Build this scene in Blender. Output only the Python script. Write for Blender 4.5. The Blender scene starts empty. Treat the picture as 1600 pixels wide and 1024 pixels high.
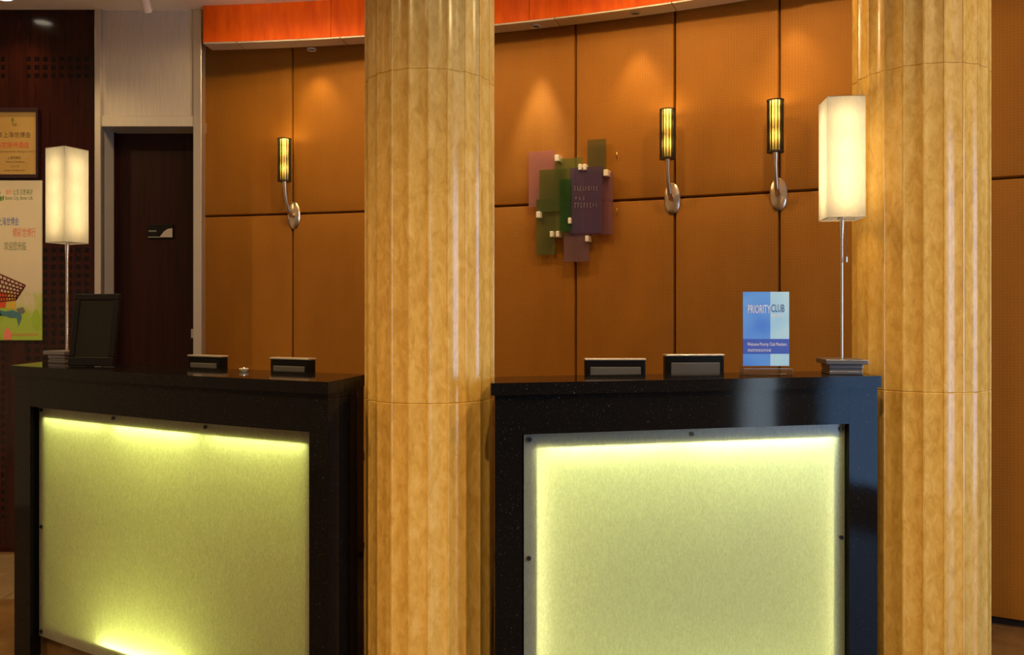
import bpy, bmesh, math, random
from mathutils import Vector, Matrix
random.seed(4)
S = bpy.context.scene
C = S.collection
PI = math.pi
H = 1.32            # eye height
F = 1300.0          # focal length in pixels of the 1600-wide frame
Y0 = 490.0          # horizon row
CEIL = 3.0

# ------------------------------------------------------------------ camera, world, exposure
cam = bpy.data.objects.new('camera', bpy.data.cameras.new('camera')); C.objects.link(cam)
cam.location = (0, 0, H); cam.rotation_euler = (PI/2, 0, 0)
cam.data.sensor_width = 36; cam.data.lens = 36*F/1600; cam.data.shift_y = (Y0-512)/1600
cam.data.clip_start = .05
S.camera = cam
S.view_settings.view_transform = 'Standard'; S.view_settings.look = 'None'
S.view_settings.gamma = 1; S.view_settings.use_curve_mapping = False
S.view_settings.exposure = 0.0
w = bpy.data.worlds.new('sky'); S.world = w; w.use_nodes = True
bg = w.node_tree.nodes['Background']; bg.inputs[0].default_value = (.50, .68, 1, 1); bg.inputs[1].default_value = 1.6
def lamp(name, kind, loc, energy, color, rot=(0, 0, 0), parent=None, **kw):
    l = bpy.data.lights.new(name, kind); l.energy = energy; l.color = color
    for k, v in kw.items(): setattr(l, k, v)
    o = bpy.data.objects.new(name, l); C.objects.link(o); o.location = loc; o.rotation_euler = rot
    o.parent = parent
    return o
WARM = (1.0, .66, .28); WARMER = (1.0, .58, .22); COOL = (.72, .86, 1.0)
# daylight through the window wall on the right of the lobby
lamp('window_daylight', 'AREA', (3.62, -.5, 1.3), 64, (.76, .87, 1.0), (0, PI/2, 0), shape='RECTANGLE', size=2.3, size_y=.46)
lamp('window_daylight', 'AREA', (3.62, .55, 1.3), 66, (.30, .55, 1.0), (0, PI/2, 0), shape='RECTANGLE', size=2.3, size_y=.85)

# ------------------------------------------------------------------ helpers
def tag(o, label=None, cat=None, group=None, kind=None):
    if label: o['label'] = label
    if cat: o['category'] = cat
    if group: o['group'] = group
    if kind: o['kind'] = kind
    return o
def thing(name, label, cat, loc=(0, 0, 0), rz=0, group=None):
    o = bpy.data.objects.new(name, None); C.objects.link(o); o.location = loc; o.rotation_euler = (0, 0, rz)
    o.empty_display_size = .05
    return tag(o, label, cat, group)
def mesh(name, verts, faces, mat, parent=None, smooth=False, mats=None, fm=None):
    m = bpy.data.meshes.new(name); m.from_pydata([tuple(v) for v in verts], [], faces)
    bm = bmesh.new(); bm.from_mesh(m); bmesh.ops.recalc_face_normals(bm, faces=bm.faces); bm.to_mesh(m); bm.free()
    for x in (mats or [mat]): m.materials.append(x)
    if fm:
        for p, i in zip(m.polygons, fm): p.material_index = i
    if smooth:
        for p in m.polygons: p.use_smooth = True
        try: m.set_sharp_from_angle(angle=math.radians(35))
        except Exception: pass
    m.update()
    o = bpy.data.objects.new(name, m); C.objects.link(o); o.parent = parent
    return o
class MB:
    def __init__(s): s.v = []; s.f = []
    def add(s, v, f):
        n = len(s.v); s.v += [tuple(p) for p in v]; s.f += [tuple(i+n for i in q) for q in f]; return s
    def box(s, x0, x1, y0, y1, z0, z1, M=None):
        v = [Vector(p) for p in ((x0,y0,z0),(x1,y0,z0),(x1,y1,z0),(x0,y1,z0),(x0,y0,z1),(x1,y0,z1),(x1,y1,z1),(x0,y1,z1))]
        if M: v = [M @ p for p in v]
        return s.add(v, [(0,3,2,1),(4,5,6,7),(0,1,5,4),(1,2,6,5),(2,3,7,6),(3,0,4,7)])
    def bbox(s, x0, x1, y0, y1, z0, z1, b=.004, M=None):
        """box with chamfered edges"""
        bm = bmesh.new(); bmesh.ops.create_cube(bm, size=1)
        for v in bm.verts: v.co = Vector(((x0+x1)/2+v.co.x*(x1-x0), (y0+y1)/2+v.co.y*(y1-y0), (z0+z1)/2+v.co.z*(z1-z0)))
        bmesh.ops.bevel(bm, geom=bm.edges[:], offset=b, segments=2, affect='EDGES', profile=.5)
        bm.verts.index_update()
        v = [(M @ p.co if M else p.co) for p in bm.verts]; f = [tuple(q.index for q in p.verts) for p in bm.faces]
        bm.free(); return s.add(v, f)
    def lathe(s, prof, seg=24, M=None, sy=1.0):
        v = []; n = len(prof)
        for i in range(seg):
            a = 2*PI*i/seg
            for r, z in prof:
                p = Vector((r*math.cos(a), r*math.sin(a)*sy, z)); v.append(M @ p if M else p)
        f = []
        for i in range(seg):
            j = (i+1) % seg
            for k in range(n-1): f.append((i*n+k, j*n+k, j*n+k+1, i*n+k+1))
        if prof[0] == prof[-1]: return s.add(v, f)
        if prof[0][0] > 1e-6: f.append(tuple(i*n for i in range(seg)))
        if prof[-1][0] > 1e-6: f.append(tuple(i*n+n-1 for i in range(seg)))
        return s.add(v, f)
    def tube(s, pts, rad, seg=10):
        pts = [Vector(p) for p in pts]; rad = rad if isinstance(rad, (list, tuple)) else [rad]*len(pts)
        v = []
        for i, p in enumerate(pts):
            t = (pts[min(i+1, len(pts)-1)]-pts[max(i-1, 0)]).normalized()
            a = t.cross(Vector((0, 1, 0)) if abs(t.y) < .9 else Vector((1, 0, 0))).normalized(); b = t.cross(a)
            for k in range(seg):
                q = 2*PI*k/seg; v.append(p+(a*math.cos(q)+b*math.sin(q))*rad[i])
        f = [(i*seg+k, i*seg+(k+1) % seg, (i+1)*seg+(k+1) % seg, (i+1)*seg+k) for i in range(len(pts)-1) for k in range(seg)]
        f += [tuple(range(seg)), tuple((len(pts)-1)*seg+k for k in range(seg))]
        return s.add(v, f)
    def prism(s, poly, y0, y1):
        """polygon in x,z extruded along y"""
        n = len(poly)
        v = [(x, y0, z) for x, z in poly]+[(x, y1, z) for x, z in poly]
        f = [tuple(range(n)), tuple(range(2*n-1, n-1, -1))]+[(i, (i+1) % n, (i+1) % n+n, i+n) for i in range(n)]
        return s.add(v, f)
    def build(s, name, mat, parent=None, smooth=False): return mesh(name, s.v, s.f, mat, parent, smooth)
def struct(name, mb, mat, label=None, cat=None, smooth=False):
    o = mb.build(name, mat, None, smooth) if isinstance(mb, MB) else mb
    return tag(o, label, cat, kind='structure')

# ------------------------------------------------------------------ materials
MATS = {}
def newmat(name):
    m = bpy.data.materials.new(name); m.use_nodes = True; MATS[name] = m
    nt = m.node_tree; return m, nt, nt.nodes['Principled BSDF']
def pr(name, col, rough=.5, metal=0, spec=.5, coat=0, **kw):
    m, nt, p = newmat(name)
    p.inputs['Base Color'].default_value = (*col, 1); p.inputs['Roughness'].default_value = rough
    p.inputs['Metallic'].default_value = metal; p.inputs['Specular IOR Level'].default_value = spec
    p.inputs['Coat Weight'].default_value = coat; p.inputs['Coat Roughness'].default_value = .08
    for k, v in kw.items(): p.inputs[k].default_value = v
    return m
def nd(nt, t, **kw):
    n = nt.nodes.new(t)
    for k, v in kw.items():
        if k in n.inputs: n.inputs[k].default_value = v
        else: setattr(n, k, v)
    return n
def coords(nt, scale=(1, 1, 1), out='Object'):
    tc = nd(nt, 'ShaderNodeTexCoord'); mp = nd(nt, 'ShaderNodeMapping'); mp.inputs['Scale'].default_value = scale
    nt.links.new(tc.outputs[out], mp.inputs[0]); return mp.outputs[0]
def ramp(nt, fac, stops):
    r = nd(nt, 'ShaderNodeValToRGB'); e = r.color_ramp.elements
    while len(e) < len(stops): e.new(.5)
    for i, (p, c) in enumerate(stops): e[i].position = p; e[i].color = (*c, 1)
    nt.links.new(fac, r.inputs[0]); return r.outputs[0]
def noise(nt, vec, scale, detail=4, rough=.55, dist=0):
    n = nd(nt, 'ShaderNodeTexNoise', Scale=scale, Detail=detail, Roughness=rough, Distortion=dist)
    nt.links.new(vec, n.inputs['Vector']); return n.outputs[0]
def bump(nt, p, h, strength, dist=.002):
    b = nd(nt, 'ShaderNodeBump', Strength=strength, Distance=dist); nt.links.new(h, b.inputs['Height']); nt.links.new(b.outputs[0], p.inputs['Normal'])

def textured(name, stops, scale, stretch, rough, detail=4, bmp=0, dist=0, **kw):
    m = pr(name, (1, 1, 1), rough, **kw); nt = m.node_tree; p = nt.nodes['Principled BSDF']
    v = coords(nt, stretch); n = noise(nt, v, scale, detail, .55, dist)
    nt.links.new(ramp(nt, n, stops), p.inputs['Base Color'])
    if bmp: bump(nt, p, n, bmp)
    return m
# upholstery fabric: fine woven basket pattern
def fabric():
    m = pr('wall_fabric', (1, 1, 1), .62, spec=.25); nt = m.node_tree; p = nt.nodes['Principled BSDF']
    v = coords(nt)
    def wave(d):
        wv = nd(nt, 'ShaderNodeTexWave', Scale=26, Distortion=2.5, Detail=2); wv.bands_direction = d
        wv.inputs['Detail Scale'].default_value = 3; nt.links.new(v, wv.inputs[0]); return wv.outputs['Fac']
    mul = nd(nt, 'ShaderNodeMath', operation='MULTIPLY'); nt.links.new(wave('X'), mul.inputs[0]); nt.links.new(wave('Z'), mul.inputs[1])
    n2 = noise(nt, coords(nt, (1, 1, .35)), 5, 5)
    mix = nd(nt, 'ShaderNodeMix', data_type='FLOAT'); mix.inputs[0].default_value = .30
    nt.links.new(n2, mix.inputs[2]); nt.links.new(mul.outputs[0], mix.inputs[3])
    nt.links.new(ramp(nt, mix.outputs[0], [(.15, (.245, .093, .006)), (.6, (.335, .131, .010))]), p.inputs['Base Color'])
    bump(nt, p, mul.outputs[0], .15, .0015)
    return m
M_fab = fabric()
M_granite = textured('black_granite', [(.0, (.0045, .004, .004)), (.66, (.006, .0055, .0055)), (.72, (.05, .05, .055)), (.8, (.16, .16, .17))], 260, (1, 1, 1), .07, detail=2, spec=.085)
M_darkwood = textured('dark_wood', [(.3, (.015, .0028, .0016)), (.7, (.034, .0062, .0030))], 9, (6, 6, .35), .16, spec=.25, coat=.12)
M_door = textured('door_wood', [(.3, (.012, .0022, .0012)), (.7, (.024, .0046, .0020))], 7, (7, 7, .3), .40, spec=.2)
M_frieze = textured('orange_wood', [(.3, (.56, .066, .0015)), (.7, (.76, .118, .002))], 8, (3, 3, .6), .55, spec=.15)
M_steel = textured('brushed_steel', [(.3, (.56, .52, .46)), (.7, (.68, .63, .56))], 30, (9, 9, .25), .38, metal=.5)
M_trim = pr('satin_metal', (.62, .58, .53), .38, .85)
M_soff = pr('soffit_metal', (.50, .44, .37), .5, .3)
M_baffle = pr('dark_baffle', (.10, .08, .06), .5)
M_darkgap = pr('shadow_gap', (.02, .012, .008), .8)
M_ceil = pr('ceiling_paint', (.86, .80, .68), .8)
M_white = pr('white_paint', (.82, .80, .76), .5)
M_lwall = pr('lobby_wall_paint', (.72, .62, .46), .7)
M_chrome = pr('polished_nickel', (.78, .74, .68), .16, 1)
M_black = pr('black_plastic', (.005, .0045, .0045), .4, spec=.18)
M_greyp = pr('grey_plastic', (.10, .095, .09), .45)
M_silver = pr('silver_plastic', (.55, .50, .45), .32, .6)
M_blackscreen = pr('dark_screen', (.012, .010, .006), .4, spec=.18)
M_screw = pr('dark_screw', (.03, .028, .025), .4, .7)
def stone():
    m = pr('column_stone', (1, 1, 1), .17, spec=.5); nt = m.node_tree; p = nt.nodes['Principled BSDF']
    v = coords(nt, (1, 1, .45)); n = noise(nt, v, 42, 6, .65, .6); n2 = noise(nt, coords(nt, (1, 1, .25)), 4, 3)
    mix = nd(nt, 'ShaderNodeMix', data_type='FLOAT'); mix.inputs[0].default_value = .35
    nt.links.new(n, mix.inputs[2]); nt.links.new(n2, mix.inputs[3])
    nt.links.new(ramp(nt, mix.outputs[0], [(.30, (.50, .275, .045)), (.5, (.69, .43, .100)), (.68, (.82, .58, .20))]), p.inputs['Base Color'])
    r = nd(nt, 'ShaderNodeMapRange'); r.inputs[3].default_value = .12; r.inputs[4].default_value = .30
    nt.links.new(n, r.inputs[0]); nt.links.new(r.outputs[0], p.inputs['Roughness'])
    return m
M_stone = stone()
M_floor = textured('floor_stone', [(.3, (.115, .062, .024)), (.7, (.19, .11, .045))], 6, (1, 1, 1), .16)
M_border = textured('border_stone', [(.3, (.17, .12, .07)), (.7, (.23, .165, .10))], 7, (1, 1, 1), .22)
def perforated():
    m = textured('perforated_wood', [(.3, (.015, .0028, .0016)), (.7, (.034, .0062, .0030))], 9, (6, 6, .35), .16, spec=.25, coat=.12)
    nt = m.node_tree; p = nt.nodes['Principled BSDF']
    src = p.inputs['Base Color'].links[0].from_socket
    v = coords(nt); sx = nd(nt, 'ShaderNodeSeparateXYZ'); nt.links.new(v, sx.inputs[0])
    def mth(op, a, b=None):
        n = nd(nt, 'ShaderNodeMath', operation=op)
        for i, x in enumerate((a, b)):
            if x is None: continue
            if isinstance(x, (int, float)): n.inputs[i].default_value = x
            else: nt.links.new(x, n.inputs[i])
        return n.outputs[0]
    X, Z = sx.outputs[0], sx.outputs[2]
    def rng(a, lo, hi): return mth('MULTIPLY', mth('GREATER_THAN', a, lo), mth('LESS_THAN', a, hi))
    hole = mth('MULTIPLY', mth('LESS_THAN', mth('FRACT', mth('DIVIDE', mth('ADD', X, 10), .046)), .56),
               mth('LESS_THAN', mth('FRACT', mth('DIVIDE', Z, .046)), .56))
    reg = None
    # columns of holes: two bands eight wide, a four-row field near the top and long fields lower down
    cols = mth('ADD', rng(X, -2.70, -2.324), rng(X, -3.18, -2.804))
    rows = mth('ADD', rng(Z, 2.62, 2.76), rng(Z, .16, 1.70))
    mask = mth('MULTIPLY', hole, mth('MULTIPLY', cols, rows))
    mx = nd(nt, 'ShaderNodeMix', data_type='RGBA'); nt.links.new(mask, mx.inputs[0]); nt.links.new(src, mx.inputs[6]); mx.inputs[7].default_value = (.004, .002, .002, 1)
    nt.links.new(mx.outputs[2], p.inputs['Base Color'])
    inv = mth('SUBTRACT', 1, mask); bump(nt, p, inv, .6, .004)
    return m
M_perf = perforated()
def frosted(name, c0, c1, diff):
    m, nt, p = newmat(name); nt.nodes.remove(p); out = nt.nodes['Material Output']
    v = coords(nt, (1, 1, .40)); n = noise(nt, v, 110, 3, .6, 1.6)
    vor = nd(nt, 'ShaderNodeTexVoronoi', Scale=75); vor.feature = 'DISTANCE_TO_EDGE'; nz = nd(nt, 'ShaderNodeTexNoise', Scale=30)
    addv = nd(nt, 'ShaderNodeMixRGB', blend_type='ADD'); addv.inputs[0].default_value = .12
    nt.links.new(v, nz.inputs['Vector']); nt.links.new(v, addv.inputs[1]); nt.links.new(nz.outputs[1], addv.inputs[2]); nt.links.new(addv.outputs[0], vor.inputs['Vector'])
    rr = nd(nt, 'ShaderNodeMapRange'); rr.inputs[1].default_value = 0; rr.inputs[2].default_value = .16; rr.inputs[3].default_value = 1; rr.inputs[4].default_value = 0
    nt.links.new(vor.outputs[0], rr.inputs[0])
    mx = nd(nt, 'ShaderNodeMix', data_type='FLOAT'); mx.inputs[0].default_value = .22; nt.links.new(n, mx.inputs[2]); nt.links.new(rr.outputs[0], mx.inputs[3])
    col = ramp(nt, mx.outputs[0], [(.25, c0), (.70, c1)])
    tr = nd(nt, 'ShaderNodeBsdfTranslucent'); nt.links.new(col, tr.inputs[0])
    df = nd(nt, 'ShaderNodeBsdfDiffuse'); df.inputs[0].default_value = (*diff, 1)
    gl = nd(nt, 'ShaderNodeBsdfGlossy'); gl.inputs['Roughness'].default_value = .28
    a = nd(nt, 'ShaderNodeMixShader'); a.inputs[0].default_value = .28; nt.links.new(tr.outputs[0], a.inputs[1]); nt.links.new(df.outputs[0], a.inputs[2])
    fr = nd(nt, 'ShaderNodeFresnel'); fr.inputs[0].default_value = 1.45
    b = nd(nt, 'ShaderNodeMixShader'); nt.links.new(fr.outputs[0], b.inputs[0]); nt.links.new(a.outputs[0], b.inputs[1]); nt.links.new(gl.outputs[0], b.inputs[2])
    nt.links.new(b.outputs[0], out.inputs[0]); return m
M_frost_l = frosted('frosted_green_glass', (.45, .50, .16), (.68, .73, .28), (.62, .57, .52))
M_frost_r = frosted('frosted_pale_glass', (.49, .55, .28), (.68, .74, .43), (.50, .52, .54))
def clear(name, col, gloss=.06, rough=.03):
    m, nt, p = newmat(name); nt.nodes.remove(p); out = nt.nodes['Material Output']
    tr = nd(nt, 'ShaderNodeBsdfTransparent'); tr.inputs[0].default_value = (*col, 1)
    gl = nd(nt, 'ShaderNodeBsdfGlossy'); gl.inputs['Roughness'].default_value = rough
    b = nd(nt, 'ShaderNodeMixShader'); b.inputs[0].default_value = gloss
    nt.links.new(tr.outputs[0], b.inputs[1]); nt.links.new(gl.outputs[0], b.inputs[2]); nt.links.new(b.outputs[0], out.inputs[0]); return m
M_clear = clear('clear_back', (1, 1, 1), 0)
M_pane = clear('window_glass', (.92, .96, .97), .05)
M_acryl = clear('clear_acrylic', (.90, .90, .90), .30)
def tinted(name, col, body, k):
    """tinted acrylic: mostly see-through with some body colour"""
    m, nt, p = newmat(name); nt.nodes.remove(p); out = nt.nodes['Material Output']
    tr = nd(nt, 'ShaderNodeBsdfTransparent'); tr.inputs[0].default_value = (*col, 1)
    df = nd(nt, 'ShaderNodeBsdfDiffuse'); df.inputs[0].default_value = (*body, 1)
    a = nd(nt, 'ShaderNodeMixShader'); a.inputs[0].default_value = k; nt.links.new(tr.outputs[0], a.inputs[1]); nt.links.new(df.outputs[0], a.inputs[2])
    gl = nd(nt, 'ShaderNodeBsdfGlossy'); gl.inputs['Roughness'].default_value = .05
    b = nd(nt, 'ShaderNodeMixShader'); b.inputs[0].default_value = .04; nt.links.new(a.outputs[0], b.inputs[1]); nt.links.new(gl.outputs[0], b.inputs[2])
    nt.links.new(b.outputs[0], out.inputs[0]); return m
def cloth_shade(name, col, k=.25):
    m, nt, p = newmat(name); nt.nodes.remove(p); out = nt.nodes['Material Output']
    v = coords(nt, (1, 1, 1)); n = noise(nt, coords(nt, (1, 1, .2)), 160, 2); c = ramp(nt, n, [(.3, tuple(x*.90 for x in col)), (.7, col)])
    tr = nd(nt, 'ShaderNodeBsdfTranslucent'); df = nd(nt, 'ShaderNodeBsdfDiffuse'); nt.links.new(c, tr.inputs[0]); nt.links.new(c, df.inputs[0])
    a = nd(nt, 'ShaderNodeMixShader'); a.inputs[0].default_value = k; nt.links.new(tr.outputs[0], a.inputs[1]); nt.links.new(df.outputs[0], a.inputs[2])
    nt.links.new(a.outputs[0], out.inputs[0]); return m
M_shade = cloth_shade('white_lampshade', (.36, .36, .40), .3)
M_sshade = cloth_shade('cream_sconce_shade', (.36, .30, .125), .2)
M_slat = pr('dark_shade_strip', (.020, .010, .006), .5)
def emis(name, col, st):
    m, nt, p = newmat(name); p.inputs['Base Color'].default_value = (0, 0, 0, 1)
    p.inputs['Emission Color'].default_value = (*col, 1); p.inputs['Emission Strength'].default_value = st; return m
M_bulb = emis('downlight_lens_glow', (1, .86, .62), 9)

# ------------------------------------------------------------------ plan geometry
ACX, ACY, AR = -4.59322, -9.0540, 14.2155       # the wall behind the desks is an arc seen from inside
FC = (-2.2108, -2.9559); FR = 7.513              # the fascia follows a tighter arc
def arc(phi, r=AR, c=(ACX, ACY)): return (c[0]+r*math.sin(math.radians(phi)), c[1]+r*math.cos(math.radians(phi)))
def px_of(x, y): return 800+F*x/y
def phi_at(px, r=AR, c=(ACX, ACY)):
    lo, hi = (9.0, 40.0) if c[0] == ACX else (-4., 60.)
    for _ in range(50):
        m = (lo+hi)/2; x, y = arc(m, r, c)
        if px_of(x, y) < px: lo = m
        else: hi = m
    return lo
def z_at(row, y): return H+(Y0-row)*y/F
def arc_slab(p0, p1, r0, r1, z0, z1, n, c=(ACX, ACY)):
    mb = MB(); v = []
    for i in range(n+1):
        p = p0+(p1-p0)*i/n; a = arc(p, r0, c); b = arc(p, r1, c)
        v += [(*a, z0), (*b, z0), (*b, z1), (*a, z1)]
    f = [tuple(j+4*i for j in q) for i in range(n) for q in ((0, 1, 5, 4), (1, 2, 6, 5), (2, 3, 7, 6), (3, 0, 4, 7))]
    f += [(0, 1, 2, 3), tuple(4*n+j for j in (3, 2, 1, 0))]
    return mb.add(v, f)

# ------------------------------------------------------------------ the setting
floor = struct('floor', MB().box(-4.8, 3.5, -5, 6.2, -.12, 0), M_floor, 'polished brown stone floor of the lobby', 'floor')
struct('ceiling', MB().box(-4.8, 3.8, -5.2, 6.2, CEIL, CEIL+.12), M_ceil, 'cream painted lobby ceiling', 'ceiling')
# pale border stones along the dark panelled wall
for k, (ya, yb) in enumerate(((4.197, 4.545), (3.845, 4.192))):
    for i in range(4):
        x0 = -4.6+i*.75
        MB().bbox(x0+.002, x0+.748, ya, yb, -.01, .004, .002).build('floor_tile', M_border, floor)
# lobby enclosure behind and beside the viewer
struct('wall_left', MB().box(-4.92, -4.8, -5.2, 6.3, 0, CEIL), M_lwall, 'plain warm lobby side wall beyond the left edge', 'wall')
struct('wall_rear', MB().box(-4.8, 3.8, -5.2, -5.0, 0, CEIL), M_lwall, 'plain warm lobby wall facing the desks', 'wall')
mb = MB()
WINS = [(-.74, -.26), (.1, 1.0)]
ys = [-5.0]+[y for wq in WINS for y in wq]+[6.3]
for a, b in zip(ys[0::2], ys[1::2]): mb.box(3.5, 3.6, a, b, 0, CEIL)
for a, b in WINS: mb.box(3.5, 3.6, a, b, 2.5, CEIL); mb.box(3.5, 3.6, a, b, 0, .12)
struct('wall_right', mb, M_lwall, 'lobby side wall with tall windows beyond the right edge', 'wall')
for i, (a, b) in enumerate(WINS):
    o = MB().box(3.545, 3.555, a, b, .12, 2.5).build('window_%d' % (i+1), M_pane); struct('', o, None, 'tall clear glazed lobby window in the right wall, %s' % ('narrower one' if i == 0 else 'wider one'), 'window')
    m2 = MB().box(3.51, 3.59, a, a+.04, .12, 2.5).box(3.51, 3.59, b-.04, b, .12, 2.5).box(3.51, 3.59, a, b, .12, .16).box(3.51, 3.59, a, b, 2.46, 2.5)
    m2.build('window_frame', M_trim, o)
struct('wall_back', arc_slab(10.9, 38, AR+.034, AR+.16, 0, CEIL, 40), M_darkgap, 'curved wall behind the reception desks clad in tan upholstered panels', 'wall')
wall_back = bpy.data.objects['wall_back']
SEAM = H+.57
seams = [11.05, 13.57, 15.75, 17.98, 20.25, 22.30, 24.29, 26.35, 28.42, 30.5, 32.6]
def panel(p0, p1, z0, z1, name):
    wd = math.radians(p1-p0)*AR
    es = [0, .0012, .0035, .007, .011]
    us = [e/wd for e in es]+[.12, .3, .5, .7, .88]+[1-e/wd for e in reversed(es)]
    hz = z1-z0
    vs = [e/hz for e in es]+[.1, .35, .65, .9]+[1-e/hz for e in reversed(es)]
    def h(d):
        r = .009; d = min(d, r); return math.sqrt(max(0, r*r-(r-d)**2))/r
    g = .0010/wd
    V = []; nU = len(us); nV = len(vs)
    for v in vs:
        for u in us:
            du = min(u, 1-u)*wd; dv = min(v, 1-v)*hz
            k = min(h(du), h(dv)); puff = .006*math.sin(PI*min(1, max(0, u)))**.4*math.sin(PI*v)**.4 if 0 < u < 1 and 0 < v < 1 else 0
            r = AR+.034-.034*k-puff*.5
            pp = p0+(p1-p0)*(g+(1-2*g)*u); x, y = arc(pp, r); V.append((x, y, z0+.0015+(hz-.003)*v))
    f = [(j*nU+i, j*nU+i+1, (j+1)*nU+i+1, (j+1)*nU+i) for j in range(nV-1) for i in range(nU-1)]
    return mesh(name, V, f, M_fab, wall_back, True)
for a, b in zip(seams, seams[1:]):
    panel(a, b, .03, SEAM, 'wall_panel'); panel(a, b, SEAM, 2.98, 'wall_panel')
# hanging fascia with metal soffit in front of the wall; downlights sit in the slot behind it
FB = H+1.48
FL, FE = phi_at(317, FR, FC), phi_at(1420, FR, FC)
fascia = struct('trim_1', arc_slab(FL+.05, FE, FR+.010, FR+.04, FB+.004, CEIL, 40, FC), M_frieze, 'orange wooden fascia band hanging along the top of the curved wall', 'fascia')
p = phi_at(517, FR, FC)
edges = [FL]+[p+8.3*k for k in range(0, 4)]
for a, b in zip(edges, edges[1:]): arc_slab(a+.012, b-.012, FR, FR+.012, FB, CEIL, 10, FC).build('fascia_panel', M_frieze, fascia)
p1 = phi_at(376, FR+.05, FC); p2 = phi_at(537, FR+.05, FC); st = p2-p1
edges = [FL]+[p1+st*k for k in range(0, 6)]
for a, b in zip(edges, edges[1:]): arc_slab(a+.018, b-.018, FR+.002, FR+.112, FB-.008, FB, 8, FC).build('soffit_strip', M_soff, fascia)

# dark panelled wall and the steel-clad doorway
DW = 4.60
def WX(px, y=DW): return (px-800)*y/F
struct('wall_front', MB().box(-4.8, WX(149), DW, DW+.3, 0, CEIL), M_perf, 'dark glossy wood wall with square perforations', 'wall')
door = struct('door_1', MB().bbox(WX(182, 4.78), WX(309, 4.78), 4.78, 4.82, 0, z_at(199, DW)+.02, .003), M_door, 'dark wooden door in a steel clad opening', 'door')
MB().box(WX(172, 4.77), WX(182, 4.77), 4.74, 4.80, 0, 2.36).build('door_frame', M_darkwood, door)
hx = WX(303, 4.74); hz = z_at(520, 4.74)
MB().tube([(hx, 4.78, hz), (hx, 4.735, hz), (hx-.004, 4.73, hz+.02), (hx-.004, 4.73, hz-.03)], .010).build('door_handle', M_chrome, door)
stl = struct('trim_2', MB().box(WX(159), WX(304), DW+.012, DW+.05, z_at(180, DW), CEIL), M_steel, 'brushed steel cladding around the dark door', 'door surround')
MB().bbox(WX(159), WX(304), DW-.004, DW+.18, z_at(198, DW), z_at(181, DW), .003).build('header_plate', M_steel, stl)
MB().bbox(WX(149), WX(159), DW-.012, DW+.03, 0, CEIL, .003).build('jamb_plate', M_trim, stl)
MB().box(WX(159)-.01, WX(159), DW+.02, DW+.19, 0, 2.36).build('reveal_plate', M_steel, stl)
MB().bbox(WX(303), WX(316), DW-.012, DW+.05, 0, CEIL, .003).build('jamb_plate', M_trim, stl)
MB().add([(-1.757, 4.65, 0), (-1.742, 4.65, 0), (-1.822, 4.868, 0), (-1.835, 4.868, 0), (-1.757, 4.65, CEIL), (-1.742, 4.65, CEIL), (-1.822, 4.868, CEIL), (-1.835, 4.868, CEIL)], [(0, 1, 2, 3), (4, 5, 6, 7), (0, 1, 5, 4), (1, 2, 6, 5), (2, 3, 7, 6), (3, 0, 4, 7)]).build('return_plate', M_trim, stl)
MB().box(WX(149), -1.86, DW+.235, DW+.28, 2.3, CEIL).build('backing_plate', M_darkgap, stl)

# ------------------------------------------------------------------ fluted stone columns
def column(cx, cy, r, label, rot, joints):
    root = thing('stone_column', label, 'column', (cx, cy, 0), 0, 'fluted lobby columns')
    n = 22; dep = .0056
    ring = []
    for k in range(n):
        a0 = 2*PI*k/n+rot
        prof = [(0, 0), (.085, 0), (.10, .0016)]+[(.10+.90*q, .0016+dep*(1-(2*q-1)**2)) for q in (.12, .25, .38, .5, .62, .75, .88)]+[(.985, .0016)]
        for uu, dd in prof: ring.append(((r-dd)*math.sin(a0+2*PI/n*uu), -(r-dd)*math.cos(a0+2*PI/n*uu)))
    zs = [0]+joints+[CEIL]
    for a, b in zip(zs, zs[1:]):
        lv = [(a, .988), (a+.0025, 1), (b-.0025, 1), (b, .988)]
        V = [(x*s, y*s, z) for z, s in lv for x, y in ring]; m = len(ring)
        Fc = [(i*m+k, i*m+(k+1) % m, (i+1)*m+(k+1) % m, (i+1)*m+k) for i in range(3) for k in range(m)]
        Fc += [tuple(range(m)), tuple(3*m+k for k in range(m))]
        o = mesh('drum', V, Fc, M_stone, root)
        for pz in o.data.polygons: pz.use_smooth = True
        o.data.set_sharp_from_angle(angle=math.radians(14))
    return root
COLR = .217
cLx, cRx = (672-800)/F*2.66, (1436-800)/F*2.88
view = lambda x, y: math.atan2(-x, y)
column(cLx, 2.66, COLR*.95, 'fluted honey stone column standing between the two reception desks', view(cLx, 2.66)+math.radians(-2), [1.052, 2.045])
column(cRx, 2.88, COLR, 'fluted honey stone column right of the lit table lamp at the right desk', view(cRx, 2.88)+math.radians(3), [1.065, 2.125])

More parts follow.
